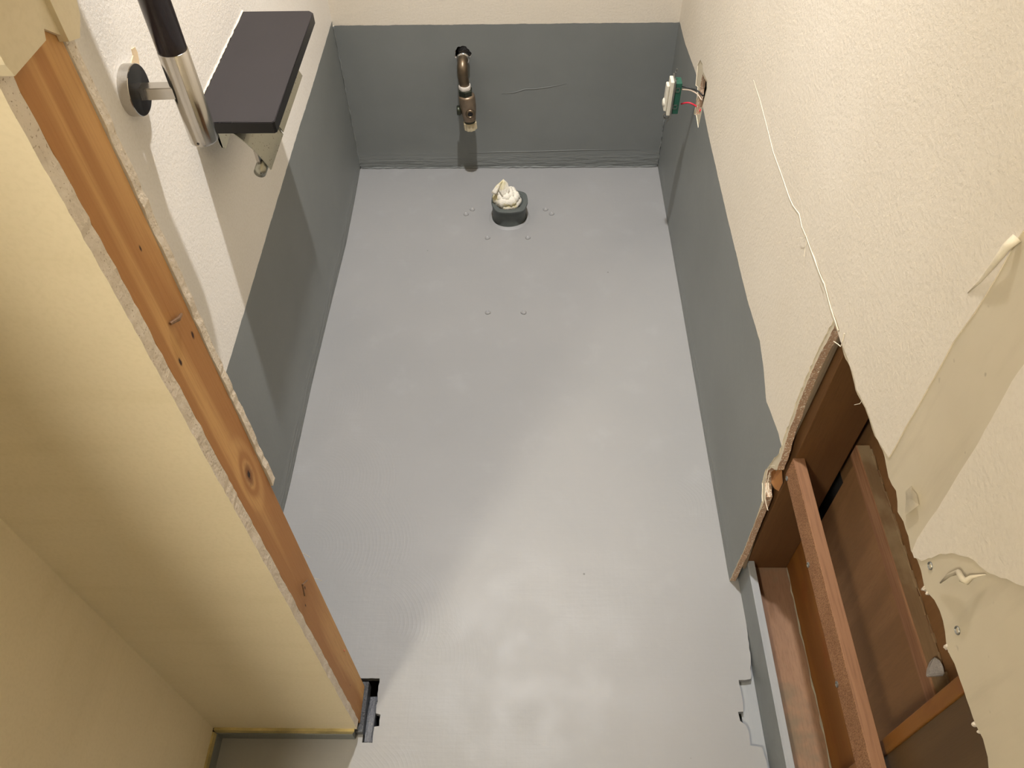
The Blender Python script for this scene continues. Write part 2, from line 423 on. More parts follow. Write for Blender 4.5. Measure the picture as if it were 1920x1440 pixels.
# ------------------------------------------------------------ setting: walls
CEIL = 2.3
bm = new_bm()
n_ = 40; L = [(-1.366*i/n_, 0) for i in range(n_+1)]
def bend(y):
    pts = [(0, .0), (-.12, .003), (-.3, .006), (-.55, .001), (-.75, -.002), (-1.0, -.001), (-1.2, -.006), (-1.5, -.008)]
    for (a, va), (b, vb) in zip(pts, pts[1:]):
        if b <= y <= a: return va+(vb-va)*(a-y)/(a-b)
    return 0
zs = [0, .02, .05, .12, .25, .4, .7, 1.2, CEIL]
g = [[bm.verts.new((bend(-1.37*i/n_)*max(0, 1-z/.6), -1.37*i/n_, z)) for z in zs] for i in range(n_+1)]
for i in range(n_):
    for k in range(len(zs)-1): bm.faces.new((g[i][k], g[i+1][k], g[i+1][k+1], g[i][k+1]))
ret = bmesh.ops.extrude_face_region(bm, geom=bm.faces[:])
for v in [e for e in ret['geom'] if isinstance(e, bmesh.types.BMVert)]: v.co.x = -.014
link('wall_left', fin(bm), M['wallL'], kind='structure', smooth=False)

# back wall with the ragged pipe hole
hole = px([(853,96),(857,89),(866,86),(874,87),(878,92),(884,99),(882,106),(877,114),(868,118),(858,116),(853,107)], 'y', 0)
bm = new_bm(); slab(bm, 'y', 0, .0125, [(-.014, 0), (.8125, 0), (.8125, CEIL), (-.014, CEIL)], [rag(hole, .004, .0012, 8, True)], 0, 1)
wb = link('wall_back', fin(bm), [M['wallB'], M['plaster']], kind='structure')
for xx, z0, z1, sd in ((.0012, .002, .392, 3), (.7975, .002, .20, 4)):
    rr_ = random.Random(sd); bm = new_bm(); n2_ = 46
    pts = [Vector((xx+rr_.uniform(-.0008, .0008), -.0012, z0+(z1-z0)*i/n2_)) for i in range(n2_+1)]
    tube(bm, pts, [rr_.uniform(.0006, .0026) for _ in pts], 6); link('filler_bead', fin(bm), M['wallB'], wb, True)
bm = new_bm(); rr_ = random.Random(8)
pts = [Vector((.005+.79*i/70, -.001, .001+rr_.uniform(0, .0015))) for i in range(71)]
tube(bm, pts, [rr_.uniform(.001, .0032) for _ in pts], 6); link('filler_bead', fin(bm), M['wallB'], wb, True)
for P_ in ([(940,176),(966,173),(985,167),(1000,167),(1030,163),(1062,157)], [(878,288),(930,285),(1000,284),(1100,281),(1200,281)]):
    bm = new_bm(); tube(bm, [on(a, b, 'y', -.0001) for a, b in P_], [.0003]+[.0009]*(len(P_)-2)+[.0002], 6); link('paint_ridge', fin(bm), M['wallB'], wb, True)
bm = new_bm(); box(bm, .1, .5, .05, .06, .15, .5)
link('cavity_back', fin(bm), M['dark'], wb)

bm = new_bm(); tube(bm, [on(a, b, 'y', -.0004) for a, b in ((611,-20),(613,8),(618,26),(621,38))], [.0012, .0011, .0008, .0003], 6)
link('corner_crack', fin(bm), M['dark'], wb)
# right wall: board with the rectangular cut-out by the door and the switch hole
apex = (1573, 628)
vert = px([(1376,1073),(1400,1022),(1418,975),(1436,932),(1434,905),(1440,882),(1446,877),(1457,881),(1466,856),(1478,812),(1487,790),(1502,746),(1520,702),(1534,672),(1545,650),(1556,630),(1566,608)], 'x', Wd)
vert[0] = (vert[0][0], 0.0)
top = px([(1574,628),(1582,664),(1596,697),(1604,731),(1622,765),(1630,787),(1640,818),(1655,845),(1661,870),(1666,895),(1680,920),(1683,960),(1694,978),(1703,1005),(1708,1033),(1720,1050),(1727,1070),(1733,1100),(1740,1112),(1752,1125),(1762,1145),(1772,1185),(1775,1215),(1790,1245),(1800,1275),(1812,1310),(1824,1345),(1830,1360),(1843,1385),(1852,1420),(1854,1445)], 'x', Wd)
top = top + [(-1.72, top[-1][1]), (-1.74, .55), (-1.745, 0)]
ro = [(0, 0)] + rag(vert, .006, .0010, 11) + rag(top, .007, .0014, 12) + [(-3.0, 0), (-3.0, CEIL), (0, CEIL)]
swh = px([(1317,139),(1325,154),(1325,166),(1317,197),(1312,214),(1305,214),(1309,189),(1312,167)], 'x', Wd)
bm = new_bm(); slab(bm, 'x', Wd, Wd+.0095, ro, [rag(swh, .01, .0008, 13, True)], 0, 1)
wr = link('wall_right', fin(bm), [M['bare'], M['boardedge']], kind='structure')
# wallpaper layers on the board: main sheet and the second sheet nearer the door
T = .0011
line1 = px([(1672,852),(1700,800),(1745,722),(1790,640),(1830,585),(1870,520),(1905,455),(1925,428)], 'x', Wd)
li = [v for v in rag(vert, .006, .0010, 11)]
tp = px([(1574,628),(1582,650),(1600,697),(1608,731),(1626,765),(1634,787),(1644,818),(1659,843),(1668,858)], 'x', Wd)
sheetA = [(0, 0)] + rag(vert[:3], .006, .001, 11) + rag(px([(1430,940),(1430,905),(1437,880),(1462,850),(1474,812),(1483,788),(1498,744),(1515,702),(1530,668),(1541,645),(1552,625),(1564,600)], 'x', Wd), .007, .0016, 21) + rag(tp, .008, .0008, 22) + rag(line1, .02, .0006, 23) + [(line1[-1][0]-.03, CEIL), (0, CEIL)]
plate_patch = px([(1314,112),(1318,120),(1319,134),(1327,152),(1327,167),(1319,199),(1313,228),(1310,240),(1306,216),(1302,214),(1308,180),(1309,163),(1305,160),(1307,140),(1309,122)], 'x', Wd)
bm = new_bm(); slab(bm, 'x', Wd-T, Wd, sheetA, [plate_patch], 0, 1)
link('wallpaper', fin(bm), [M['wallR'], M['paper']], wr)
line2 = px([(1712,1034),(1722,1010),(1735,990),(1760,955),(1790,905),(1830,842),(1870,770),(1900,715),(1925,680)], 'x', Wd)
torn = px([(1925,1100),(1908,1095),(1890,1085),(1868,1078),(1850,1070),(1828,1050),(1808,1043),(1785,1037),(1765,1038),(1750,1046),(1730,1052),(1716,1046)], 'x', Wd)
bm = new_bm(); slab(bm, 'x', Wd-T, Wd, rag(line2, .01, .0004, 31) + [(line2[-1][0]-.02, 1.35), (-2.99, 1.35), (-2.99, torn[0][1])] + rag(torn, .006, .001, 32), (), 0, 1)
link('wallpaper', fin(bm), [M['wallR'], M['paper']], wr)
# thin plywood lining behind the cut edge
lin = [(y-.0015, z) for y, z in vert]
lin2 = rag([(vert[1][0]-.003, .058), (vert[5][0]-.004, vert[5][1]), (vert[11][0]-.0035, vert[11][1]), (vert[-1][0]-.003, .66)], .04, .0002, 41)
bm = new_bm(); slab(bm, 'x', Wd+.0097, Wd+.0137, lin2+[(-1.10, .66), (-1.10, .058)], (), 0, 0)
link('lining_strip', fin(bm), wood('thin_lining_edge', 'z', C(150, 134, 112), C(132, 116, 96), rough=.8), wr)
# long crack running back along the wall from the corner of the cut-out, with lifted paper edge and threads
cr = [(1412,150),(1424,188),(1438,240),(1450,285),(1466,332),(1480,370),(1487,385),(1498,402),(1503,424),(1512,445),(1518,462),(1526,485),(1536,510),(1545,532),(1550,548),(1558,580),(1566,600),(1572,620)]
bm = new_bm(); pts = [on(a+random.uniform(-1, 1), b, 'x', Wd-.0014) for a, b in cr]
tube(bm, pts, [.0003+.0008*(i/len(pts)) for i in range(len(pts))], 6)
link('crack_lip', fin(bm), M['paper'], wr, True)
bm = new_bm(); pts = [on(a+2.2, b+1, 'x', Wd-.0009) for a, b in cr[4:]]
tube(bm, pts, [.0002+.0006*(i/len(pts)) for i in range(len(pts))], 6)
link('crack', fin(bm), simple('crack_shadow_gap', C(120, 104, 78), .9, bump=0), wr, True)
# loose curl of paper at the seam, hanging over the bare strip
bm = new_bm(); tube(bm, [on(1907,446,'x',.797), on(1888,462,'x',.792), on(1862,497,'x',.794), on(1838,527,'x',.797), on(1815,549,'x',.7985)], [.004, .0032, .0022, .0012, .0004], 10)
link('paper_curl', fin(bm), M['paper'], wr, True)
# torn flake of paper standing off the bare strip
fl = px([(1700,921),(1712,910),(1715,917),(1727,927),(1731,947),(1706,966),(1702,953),(1701,938)], 'x', Wd)
bm = new_bm(); fs = []
q = [bm.verts.new((Wd-.0012-.0026*(i in (3, 4, 5))-.001*(i in (2, 6)), a, b)) for i, (a, b) in enumerate(fl)]
cvt = bm.verts.new((Wd-.002, sum(a for a, b in fl)/8, sum(b for a, b in fl)/8))
for i in range(8): bm.faces.new((q[i], q[(i+1) % 8], cvt))
bmesh.ops.solidify(bm, geom=bm.faces[:], thickness=.0007)
link('torn_flake', fin(bm), M['paper'], wr)
# rumpled curl of paper on the bare board low down
bm = new_bm(); tube(bm, [on(1763,1093,'x',.797), on(1780,1078,'x',.794), on(1797,1072,'x',.792), on(1804,1086,'x',.790), on(1812,1090,'x',.791), on(1822,1082,'x',.794), on(1848,1077,'x',.797)], [.0006, .0016, .0022, .0028, .0028, .0018, .0004], 8)
link('paper_curl', fin(bm), M['bare'], wr, True)
for a, b in ((1745, 1061), (1796, 1182)):
    bm = new_bm(); o_ = on(a, b, 'x', Wd); lathe(bm, (Wd+.001, o_.y, o_.z), (-1, 0, 0), [(0, .0005), (.0022, .0008), (.0034, .0022), (.0037, .0016), (.0037, 0)], 16)
    link('screw_head', fin(bm), M['galv'], wr)
# light crumbs of plaster on the broken upper edge
for i, (a, b, r) in enumerate(((1735,1103,.006),(1741,1112,.0045),(1778,1212,.006),(1783,1220,.004),(1830,1357,.0055),(1838,1372,.004),(1703,992,.003),(1700,984,.0025))):
    bm = new_bm(); bmesh.ops.create_icosphere(bm, subdivisions=2, radius=r*.68)
    o_ = on(a, b, 'x', Wd+.002)
    for v in bm.verts: v.co = Vector((v.co.x*.8, v.co.y*.55, v.co.z*1.2))*random.uniform(.8, 1.2)+o_
    link('plaster_crumb', fin(bm), M['plaster'], wr)
# bent brown backing paper torn loose at the notch + glass-fibre strands
bm = new_bm()
cp = [on(*a) for a in ((1446,879,'x',.806),(1458,878,'x',.812),(1466,882,'x',.812),(1468,905,'x',.813),(1460,921,'x',.811),(1452,916,'x',.807),(1446,905,'x',.803))]
bm.faces.new([bm.verts.new(c_) for c_ in cp]); bmesh.ops.solidify(bm, geom=bm.faces[:], thickness=.0012)
link('backing_paper', fin(bm), M['card'], wr)
for (a, b, c2, d2) in ((1441,876,1436,905),(1437,905,1441,930),(1436,912,1435,940),(1435,935,1440,957),(1443,886,1438,925),(1441,905,1444,932),(1440,876,1452,873)):
    bm = new_bm(); A_, B_ = on(a, b, 'x', .7975), on(c2, d2, 'x', .7965); tube(bm, [A_, (A_+B_)/2+Vector((-.001, 0, .001)), B_], .0005, 5)
    link('fibre_strand', fin(bm), M['fiber'], wr)
for P_ in ([(1583,625),(1580,640),(1576,650),(1572,646),(1563,640)], [(1617,750),(1612,757),(1602,759)], [(1511,441),(1506,447),(1500,446)], [(1512,452),(1509,470),(1508,482)], [(1536,511),(1541,524),(1544,531)]):
    bm = new_bm(); tube(bm, [on(a, b, 'x', .7955) for a, b in P_], [.0009]+[.0005]*(len(P_)-1) if len(P_) == 5 else .0003, 5)
    link('paper_thread', fin(bm), M['paper'], wr)

# the nib wall between toilet and hall: two boards and the bare stud
XN = .194
fe = px([(-40,95),(0,171),(100,345),(200,522),(250,612),(305,705),(317,726),(360,803),(419,916),(443,960),(470,1010),(500,1057),(560,1173),(615,1272),(664,1362)], 'x', XN)
ez = [b for a, b in fe]
def nib_board(y0, y1, zlo, zhi, seed, amp, xl):
    r = random.Random(seed); pts = [(xl, zlo)]; z = zlo
    while z < zhi:
        pts.append((XN+r.uniform(-amp, amp*.4), z)); z += r.uniform(.005, .014)
    pts += [(XN, zhi), (xl, zhi)]
    bm = new_bm(); slab(bm, 'y', y0, y1, pts, (), 0, 1, jit=.0003); return fin(bm)
link('wall_hall', nib_board(-1.4505, -1.437, .034, CEIL, 51, .0007, -.04), [M['cream'], M['plaster']], kind='structure')
link('wall_nib', nib_board(-1.3695, -1.3787, .604, CEIL, 52, .0012, .0), [M['wallL'], M['plaster']], kind='structure')
bm = new_bm(); box(bm, 0, .182, -1.3785, -1.3695, 0, .604)
link('wall_nib_lower', fin(bm), M['wallL'], kind='structure')
# upper end of the nib wall still dressed with wallpaper, cut off at a slant
bm = new_bm()
slab(bm, 'x', .2065, .194, [(-1.456, 1.096), (-1.4535, 1.089), (-1.4165, 1.0875), (-1.4085, 1.100), (-1.4085, CEIL), (-1.456, CEIL)], (), 0, 0)
link('trim_2', fin(bm), M['cream'], kind='structure')
bm = new_bm()
slab(bm, 'x', .1985, .193, [(-1.3840, 1.070), (-1.372, 1.066), (-1.362, 1.074), (-1.354, 1.090), (-1.350, CEIL), (-1.3840, CEIL)], (), 0, 0)
link('trim_3', fin(bm), M['cream'], kind='structure')
bm = new_bm(); slab(bm, 'x', .1955, .1928, [(-1.4085, 1.0935), (-1.3795, 1.070), (-1.3795, CEIL), (-1.4085, CEIL)])
link('trim_4', fin(bm), M['cream'], kind='structure')

st = thing('wooden_stud', (.172, -1.407, .012), 'orange-brown fir stud left bare in the cut end of the short wall', 'stud')
bm = new_bm(); box(bm, .150, .1925, -1.4355, -1.3795, .012, 1.14, .0006)
link('timber', fin(bm), M['stud'], st)
bm = new_bm()
a_, b_ = on(319,607,'x',.194), on(340,589,'x',.1955); tube(bm, [a_, (a_+b_)/2+Vector((.002,0,0)), b_], [.0012,.0017,.0011], 8)
link('bent_nail', fin(bm), M['rust'], st)
bm = new_bm()
a_, b_, c_ = on(576,1088,'x',.194), on(567,1096,'x',.197), on(571,1117,'x',.1945); tube(bm, [a_, b_, c_], [.0008,.001,.0008], 8)
link('bent_nail', fin(bm), M['rust'], st)
bm = new_bm(); r_ = on(646, 1220, 'x', .195)
bmesh.ops.create_icosphere(bm, subdivisions=1, radius=.0022)
for v in bm.verts: v.co = Vector((v.co.x*.6, v.co.y*.7, v.co.z*1.7))+r_
link('splinter', fin(bm), simple('fresh_split_wood', C(224, 150, 116), .7, bump=0), st)
for a, b, c2, d2 in ((568,1037,581,1045),(590,1084,603,1089)):
    bm = new_bm(); tube(bm, [on(a,b,'x',.194), on(c2,d2,'x',.2)], .0003, 4)
    link('splinter', fin(bm), M['fiber'], st)

# painted bottom plate under the stud and the block left in the floor slot
bm = new_bm(); box(bm, .150, .1985, -1.449, -1.372, -.012, .0118, .001)
link('painted_plate', fin(bm), M['darkpaint'], label='dark grey painted timber plate under the foot of the orange-brown stud', cat='timber')
BLK = simple('blue_grey_gloss_paint', C(104, 107, 114), .28, scale=60, var=.2, bump=.8, bdist=.003)
bm = new_bm(); box(bm, .1988, .2115, -1.4600, -1.388, -.030, -.004, .0015, seg=2)
bmesh.ops.subdivide_edges(bm, edges=bm.edges[:], cuts=3)
for v in bm.verts: v.co.z += random.uniform(-.001, .001)*(1 if v.co.z > -.02 else 0)
for v in bm.verts:
    if v.co.y > -1.40: v.co.z -= .006
link('threshold_block', fin(bm), BLK, label='blue-grey glossy painted block sitting in the narrow floor slot beside the stud foot', cat='block')

# hall side: bare strip and painted kick strip along the bottom of the boards
bm = new_bm()
slab(bm, 'y', -1.4545, -1.4506, rag([(-.022, .024), (.185, .0235)], .02, .0006, 61)+[(.19, .034)]+rag([(.19, .036), (-.022, .037)], .015, .0008, 62), (), 0, 0)
link('trim_5', fin(bm), M['yellowglue'], kind='structure')
bm = new_bm(); box(bm, -.022, .186, -1.4560, -1.4380, .0002, .0235)
link('baseboard_back', fin(bm), M['greypaint'], kind='structure')
bm = new_bm(); box(bm, -.036, -.0235, -1.82, -1.448, .036, CEIL)
link('wall_hall_left', fin(bm), M['cream'], kind='structure')
bm = new_bm(); box(bm, -.034, -.0205, -1.82, -1.4565, .0240, .036)
link('trim_6', fin(bm), M['yellowglue'], kind='structure')
bm = new_bm(); box(bm, -.034, -.0190, -1.82, -1.4565, .0002, .0235)
link('baseboard_left', fin(bm), M['greypaint'], kind='structure')
bm = new_bm(); box(bm, -1.2, -.0365, -1.82, -1.80, 0, CEIL)
link('wall_corridor', fin(bm), M['cream'], kind='structure')
bm = new_bm(); box(bm, -1.22, .98, -3.02, .02, CEIL, CEIL+.02)
link('ceiling', fin(bm), M['cream'], kind='structure')

# ------------------------------------------------------------ inside the cut-out
bm = new_bm(); box(bm, .8165, .886, -1.1895, -1.12, .045, 1.0, .001)
pst = link('wall_post', fin(bm), M['post'], label='dark brown upright post just behind the straight back edge of the wall cut-out', cat='post')
bm = new_bm(); box(bm, .893, .899, -1.75, -1.199, .30, .384)
box(bm, .893, .899, -1.75, -1.199, .12, .30)
link('plywood_panel', fin(bm), M['ply'], label='brown plywood sheet at the back of the wall cut-out, below the upper rail', cat='panel')
bm = new_bm(); box(bm, .8865, .8925, -1.75, -1.186, .0455, .19, .001)
link('wide_board', fin(bm), M['orange'], label='orange-brown board standing on the sill behind the front batten', cat='board')
bm = new_bm(); box(bm, .8275, .899, -1.75, -1.12, -.02, .0452, .001)
link('sill_timber', fin(bm), M['sill'], label='stained reddish sill timber lying along the bottom of the wall cut-out', cat='timber')
bm = new_bm(); r = random.Random(5)
pts = [Vector((.8862+r.uniform(-.0012, .0012), -1.19-.28*i/40*2, .0462+r.uniform(-.001, .001))) for i in range(41)]
tube(bm, pts, [r.uniform(.0006, .0022) for _ in pts], 6)
link('caulk_bead', fin(bm), simple('grey_caulk', C(150, 146, 130), .8, bump=.3), label='thin crumbly grey caulk line where the orange board meets the sill timber', cat='caulk')

# front batten
bt = thing('wooden_batten', (.820, -1.47, .333), 'reddish rough-sawn batten with screws crossing the front of the wall cut-out', 'batten')
bm = new_bm(); box(bm, .8125, .8285, -1.76, -1.190, .333, .3755, .0008)
for f in bm.faces:
    f.material_index = 1 if f.calc_center_median().x < .8130 else 0
link('timber', fin(bm), [M['red'], M['redside']], bt)
for a, b in ((1476, 897), (1516, 1059), (1570, 1283)):
    o_ = on(a, b, 'x', .8125); bm = new_bm()
    lathe(bm, (.8135, o_.y, o_.z), (-1, 0, 0), [(0, .0008), (.001, .0010), (.0024, .0026), (.0036, .0022), (.0036, 0)], 16)
    link('screw', fin(bm), M['galv'], bt)
# upper rail on the plywood
ur = thing('wall_rail', (.9, -1.47, .384), 'dusty upper rail fixed along the back of the wall cut-out above the plywood', 'rail')
bm = new_bm(); box(bm, .8862, .905, -1.75, -1.192, .3842, .410, .0015)
for f in bm.faces: f.material_index = 1 if f.calc_center_median().z > .4098 else 0
link('timber', fin(bm), [M['red'], M['dusty']], ur)
bm = new_bm(); r = random.Random(9)
for i in range(46):
    y = -1.2-.5*i/46; q = Vector((.9045+r.uniform(-.001, .001), y, .4105)); rr = r.uniform(.0008, .0026)
    tube(bm, [q, q+Vector((0, -.011, 0))], [rr, rr*.6], 6)
link('dirt_line', fin(bm), M['dusty'], ur)
bm = new_bm(); box(bm, .9055, .911, -1.76, -1.10, .30, .8)
link('back_board', fin(bm), M['ply'], label='reddish-brown sheet rising behind the upper rail inside the wall cut-out', cat='board')
bm = new_bm(); bmesh.ops.create_icosphere(bm, subdivisions=2, radius=1)
o_ = on(1756, 1248, 'x', .894)
A_ = [on(a, b, 'z', .418) for a, b in ((1740,1266),(1774,1264),(1766,1248),(1760,1240),(1755,1230),(1747,1236),(1741,1252))]
bm.free(); bm = new_bm()
lo_ = [bm.verts.new((a.x, a.y, .4108)) for a in A_]; hi_ = [bm.verts.new((a.x+random.uniform(-.001,.001), a.y, .4108+h)) for a, h in zip(A_, (.006,.006,.010,.008,.007,.010,.009))]
bm.faces.new(lo_[::-1]); bm.faces.new(hi_)
for i in range(7): bm.faces.new((lo_[i], lo_[(i+1) % 7], hi_[(i+1) % 7], hi_[i]))
bmesh.ops.bevel(bm, geom=bm.edges[:], offset=.0012, segments=2, affect='EDGES')
link('mortar_chunk', fin(bm), M['concrete'], label='grey broken chunk of mortar lying on the upper rail inside the wall', cat='rubble')
# orange upright
bm = new_bm(); box(bm, .8395, .886, -1.563, -1.5475, .0455, .9, .0015)
for v in bm.verts: pass
link('orange_upright', fin(bm), M['orangez'], label='orange-brown upright stud behind the front batten near the bottom edge of the photo', cat='stud')
bm = new_bm(); box(bm, .8415, .885, -1.76, -1.5635, .046, .9)
link('dark_panel', fin(bm), wood('dark_brown_board', 'z', C(104, 80, 50), C(86, 64, 38), ring=12), label='dark brown board beyond the orange upright in the nearest bay of the cut-out', cat='board')
# dark space above and behind
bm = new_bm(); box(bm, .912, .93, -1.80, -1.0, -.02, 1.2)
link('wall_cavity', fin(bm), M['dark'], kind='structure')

# painted strip along the floor edge
ps = thing('painted_strip', (.82, -1.46, -.02), 'grey painted timber strip between the floor edge and the open wall', 'timber')
bm = new_bm(); box(bm, .8147, .8270, -1.76, -1.176, -.02, .070, .0008)
for f in bm.faces: f.material_index = 1 if f.calc_center_median().z > .0695 else 0
link('timber', fin(bm), [M['greypaint'], M['litgrey']], ps)
bm = new_bm(); lathe(bm, on(1389, 1046, 'x', .8147)+Vector((.001, 0, 0)), (-1, 0, 0), [(.0022, 0), (.0022, .0014), (0, .002)], 12)
link('nail_head', fin(bm), M['paper'], ps)
bm = new_bm(); box(bm, .785, .8146, -1.62, -1.30, -.024, -.0125, .001)
link('floor_ledge', fin(bm), M['litgrey'], label='pale painted ledge showing in the notches at the ragged right floor edge', cat='timber')

# ------------------------------------------------------------ grab bar
gb = thing('grab_bar', (0, -.965, .795), 'upright grab bar with steel lower sleeve, dark wood grip and round wall plate', 'grab bar')
bm = new_bm(); FC = Vector((0, -.981, .806))
lathe(bm, FC, (1, 0, 0), [(.0285, 0), (.0285, .0115), (.0278, .0122), (0, .0145)], 64)
for f in bm.faces: f.material_index = 1 if f.calc_center_median().x > .0120 else 0
fl_ = link('wall_plate', fin(bm), [M['steel'], M['darkreflect']], gb)
TX, TY = .063, -.976
bm = new_bm()
A_ = Vector((.0120, -.981, .804)); d = Vector((TX, -.982, .806))-A_
u = Vector((0, 0, 1)); w = d.normalized().cross(u)
vs = []
for q in (A_, A_+d):
    for a, b in ((-1,-1),(1,-1),(1,1),(-1,1)): vs.append(bm.verts.new(q+w*a*.0072+u*b*.0072))
for f in ((3,2,1,0),(4,5,6,7),(0,1,5,4),(1,2,6,5),(2,3,7,6),(3,0,4,7)): bm.faces.new([vs[i] for i in f])
bmesh.ops.bevel(bm, geom=bm.edges[:], offset=.0008, segments=2, affect='EDGES')
link('bracket_arm', fin(bm), M['steel'], gb)
bm = new_bm(); lathe(bm, (TX, TY, .737), (0, 0, 1), [(0, 0), (.0148, 0), (.0163, .0015), (.0166, .003), (.0166, .113), (.016, .1135), (0, .1135)], 48)
link('steel_sleeve', fin(bm), M['steel'], gb, True)
bm = new_bm(); lathe(bm, (TX, TY, .8506), (0, 0, 1), [(0, 0), (.016, 0), (.016, .5), (0, .5)], 48)
link('grip', fin(bm), M['barwood'], gb, True)
bm = new_bm(); lathe(bm, Vector((TX-.002, TY-.0160, .743)), (-.1, -1, 0), [(.0018, 0), (.0014, .0008), (0, .0004)], 12)
link('set_screw', fin(bm), M['wireb'], gb)
# peeled paint scar above the plate
scar = px([(240,126),(246,118),(250,104),(247,92),(253,88),(258,98),(260,110),(262,124)], 'x', .0008)
bm = new_bm(); slab(bm, 'x', .0009, -.0005, scar); link('trim_7', fin(bm), simple('bare_scar', C(224, 200, 164), .8), kind='structure')

# ------------------------------------------------------------ shelf with paper holder
sh = thing('paper_holder_shelf', (0, -.71, .62), 'dark brown shelf above a steel toilet roll holder on the left wall', 'shelf')
SZ = .692; X1, Y0, Y1 = .1135, -.868, -.556
bm = new_bm(); c_ = .007
o2 = [(.001, Y0), (X1-.003, Y0), (X1, Y0+.003), (X1, Y1-c_), (X1-c_, Y1), (.001, Y1)]
slab(bm, 'z', SZ, SZ-.0165, o2, (), 0, 1)
bmesh.ops.bevel(bm, geom=[e for e in bm.edges if abs(e.verts[0].co.z-SZ) < 1e-5 and abs(e.verts[1].co.z-SZ) < 1e-5 and len(e.link_faces) == 2 and any(abs(f.normal.z) < .1 or f.material_index == 1 for f in e.link_faces)], offset=.0008, segments=2, affect='EDGES')
link('shelf_board', fin(bm), [M['shelf'], M['shelfedge']], sh)
# curved steel flap (profile in x-z, runs along y)
prof = []
P0, P1, P2 = Vector((.046, .6755)), Vector((.062, .657)), Vector((.0885, .613))
for i in range(13):
    t = i/12; q = P0*(1-t)**2+Vector((.072, .655))*2*t*(1-t)+P2*t*t; prof.append(q)
th = .0014
def flap(bm, prof, y0, y1):
    n = len(prof); R = []
    for k, q in enumerate(prof):
        a = prof[max(0, k-1)]; b = prof[min(n-1, k+1)]; tn = (b-a).normalized(); nn = Vector((tn.y, -tn.x))
        R.append([bm.verts.new((q.x+nn.x*s_*th/2, y, q.y+nn.y*s_*th/2)) for y in (y0, y1) for s_ in (-1, 1)])
    for a, b in zip(R, R[1:]):
        bm.faces.new((a[0], b[0], b[2], a[2])); bm.faces.new((a[1], a[3], b[3], b[1])); bm.faces.new((a[0], a[1], b[1], b[0])); bm.faces.new((a[2], b[2], b[3], a[3]))
    bm.faces.new((R[0][0], R[0][2], R[0][3], R[0][1])); bm.faces.new((R[-1][0], R[-1][1], R[-1][3], R[-1][2]))
bm = new_bm(); flap(bm, prof, -.862, -.775)
flap(bm, [q+Vector((.0012*k/12, .0038*k/12)) for k, q in enumerate(prof)], -.775, -.618)
link('holder_flap', fin(bm), M['reflectsteel'], sh)
bm = new_bm(); tube(bm, [(.0735, -.868, .612), (.0735, -.70, .612)], .0085, 24)
bmesh.ops.bevel(bm, geom=[e for e in bm.edges if len(e.link_faces) == 2 and any(len(f.verts) > 4 for f in e.link_faces)], offset=.001, segments=2, affect='EDGES')
link('roller', fin(bm), M['reflectsteel'], sh, True)
bm = new_bm(); box(bm, .0705, .0755, -.86, -.84, .618, .642, .0005)
link('roller_clip', fin(bm), M['steel'], sh)
bm = new_bm(); slab(bm, 'y', -.861, -.858, [(.024, .6755), (.050, .6755), (.034, .647), (.029, .647)]); box(bm, .0275, .0305, -.861, -.70, .6485, .6755)
link('side_bracket', fin(bm), M['reflectsteel'], sh)
# ragged edge of sealant where the shelf meets the wall
bm = new_bm(); r = random.Random(3)
pts = [Vector((.0007, Y0+(Y1-Y0)*i/50, SZ+r.uniform(-.0002, .0012))) for i in range(51)]
tube(bm, pts, [r.uniform(.0007, .0015) for _ in pts], 6); link('sealant_bead', fin(bm), M['paper'], sh)

# ------------------------------------------------------------ water valve
vv = thing('stop_valve', (.303, -.05, .155), 'brass water stop valve hanging from a bent pipe on the grey back wall', 'valve')
bm = new_bm(); pts = [Vector((.2985, .045, .317)), Vector((.2980, -.012, .3165))]
for i in range(9):
    t = math.pi/2*i/8; pts.append(Vector((.2975, -.018-.027*math.sin(t), .289+.027*math.cos(t))))
pts += [Vector((.299, -.0455, .276)), Vector((.3005, -.047, .262))]
tube(bm, pts, .0125, 24); link('bent_pipe', fin(bm), M['pipe'], vv, True)
bm = new_bm(); lathe(bm, (.298, -.008, .3165), (0, -1, -.06), [(.0125, 0), (.0155, .001), (.0155, .010), (.0125, .0108)], 24); link('pipe_collar', fin(bm), M['chrome'], vv, True)
bm = new_bm(); lathe(bm, (.3005, -.047, .258), (0, 0, 1), [(.011, 0), (.0143, .001), (.0146, .006), (.0138, .010), (.011, .0105)], 24, rf=lambda t: 1+.04*math.sin(5*t)); link('thread_tape', fin(bm), M['tape'], vv)
bm = new_bm(); lathe(bm, (.3015, -.048, .243), (0, 0, 1), [(0, 0), (.0165, 0), (.0175, .002), (.0175, .014), (.0155, .0155), (0, .0155)], 6); link('hex_nut', fin(bm), M['nut'], vv)
bm = new_bm(); ax_ = Vector((-.06, .0, 1))
lathe(bm, (.3075, -.049, .176), ax_, [(0, 0), (.0145, 0), (.0158, .004), (.0165, .012), (.0185, .022), (.0195, .034), (.0200, .040), (.0200, .062), (.0192, .066), (.0165, .0685), (0, .0685)], 36)
link('valve_body', fin(bm), M['valve'], vv, True)
bm = new_bm(); lathe(bm, (.292, -.050, .203), (-1, -.05, 0), [(.007, -.004), (.007, .004), (.0115, .006), (.0118, .013), (.0105, .0145), (.003, .0145), (0, .0130)], 24); link('side_knob', fin(bm), M['nut'], vv, True)
bm = new_bm(); lathe(bm, (.3105, -.0615, .203), (.08, -1, .15), [(.0115, -.006), (.0115, .008), (.0105, .0115), (.0080, .012), (.0062, .0118), (.006, .009), (0, .009)], 28); pt = link('side_port', fin(bm), M['pipe'], vv, True)
bm = new_bm(); lathe(bm, (.3107, -.0655, .2036), (.08, -1, .15), [(.0061, .0052), (0, .0054)], 20); link('port_opening', fin(bm), M['wireb'], pt)
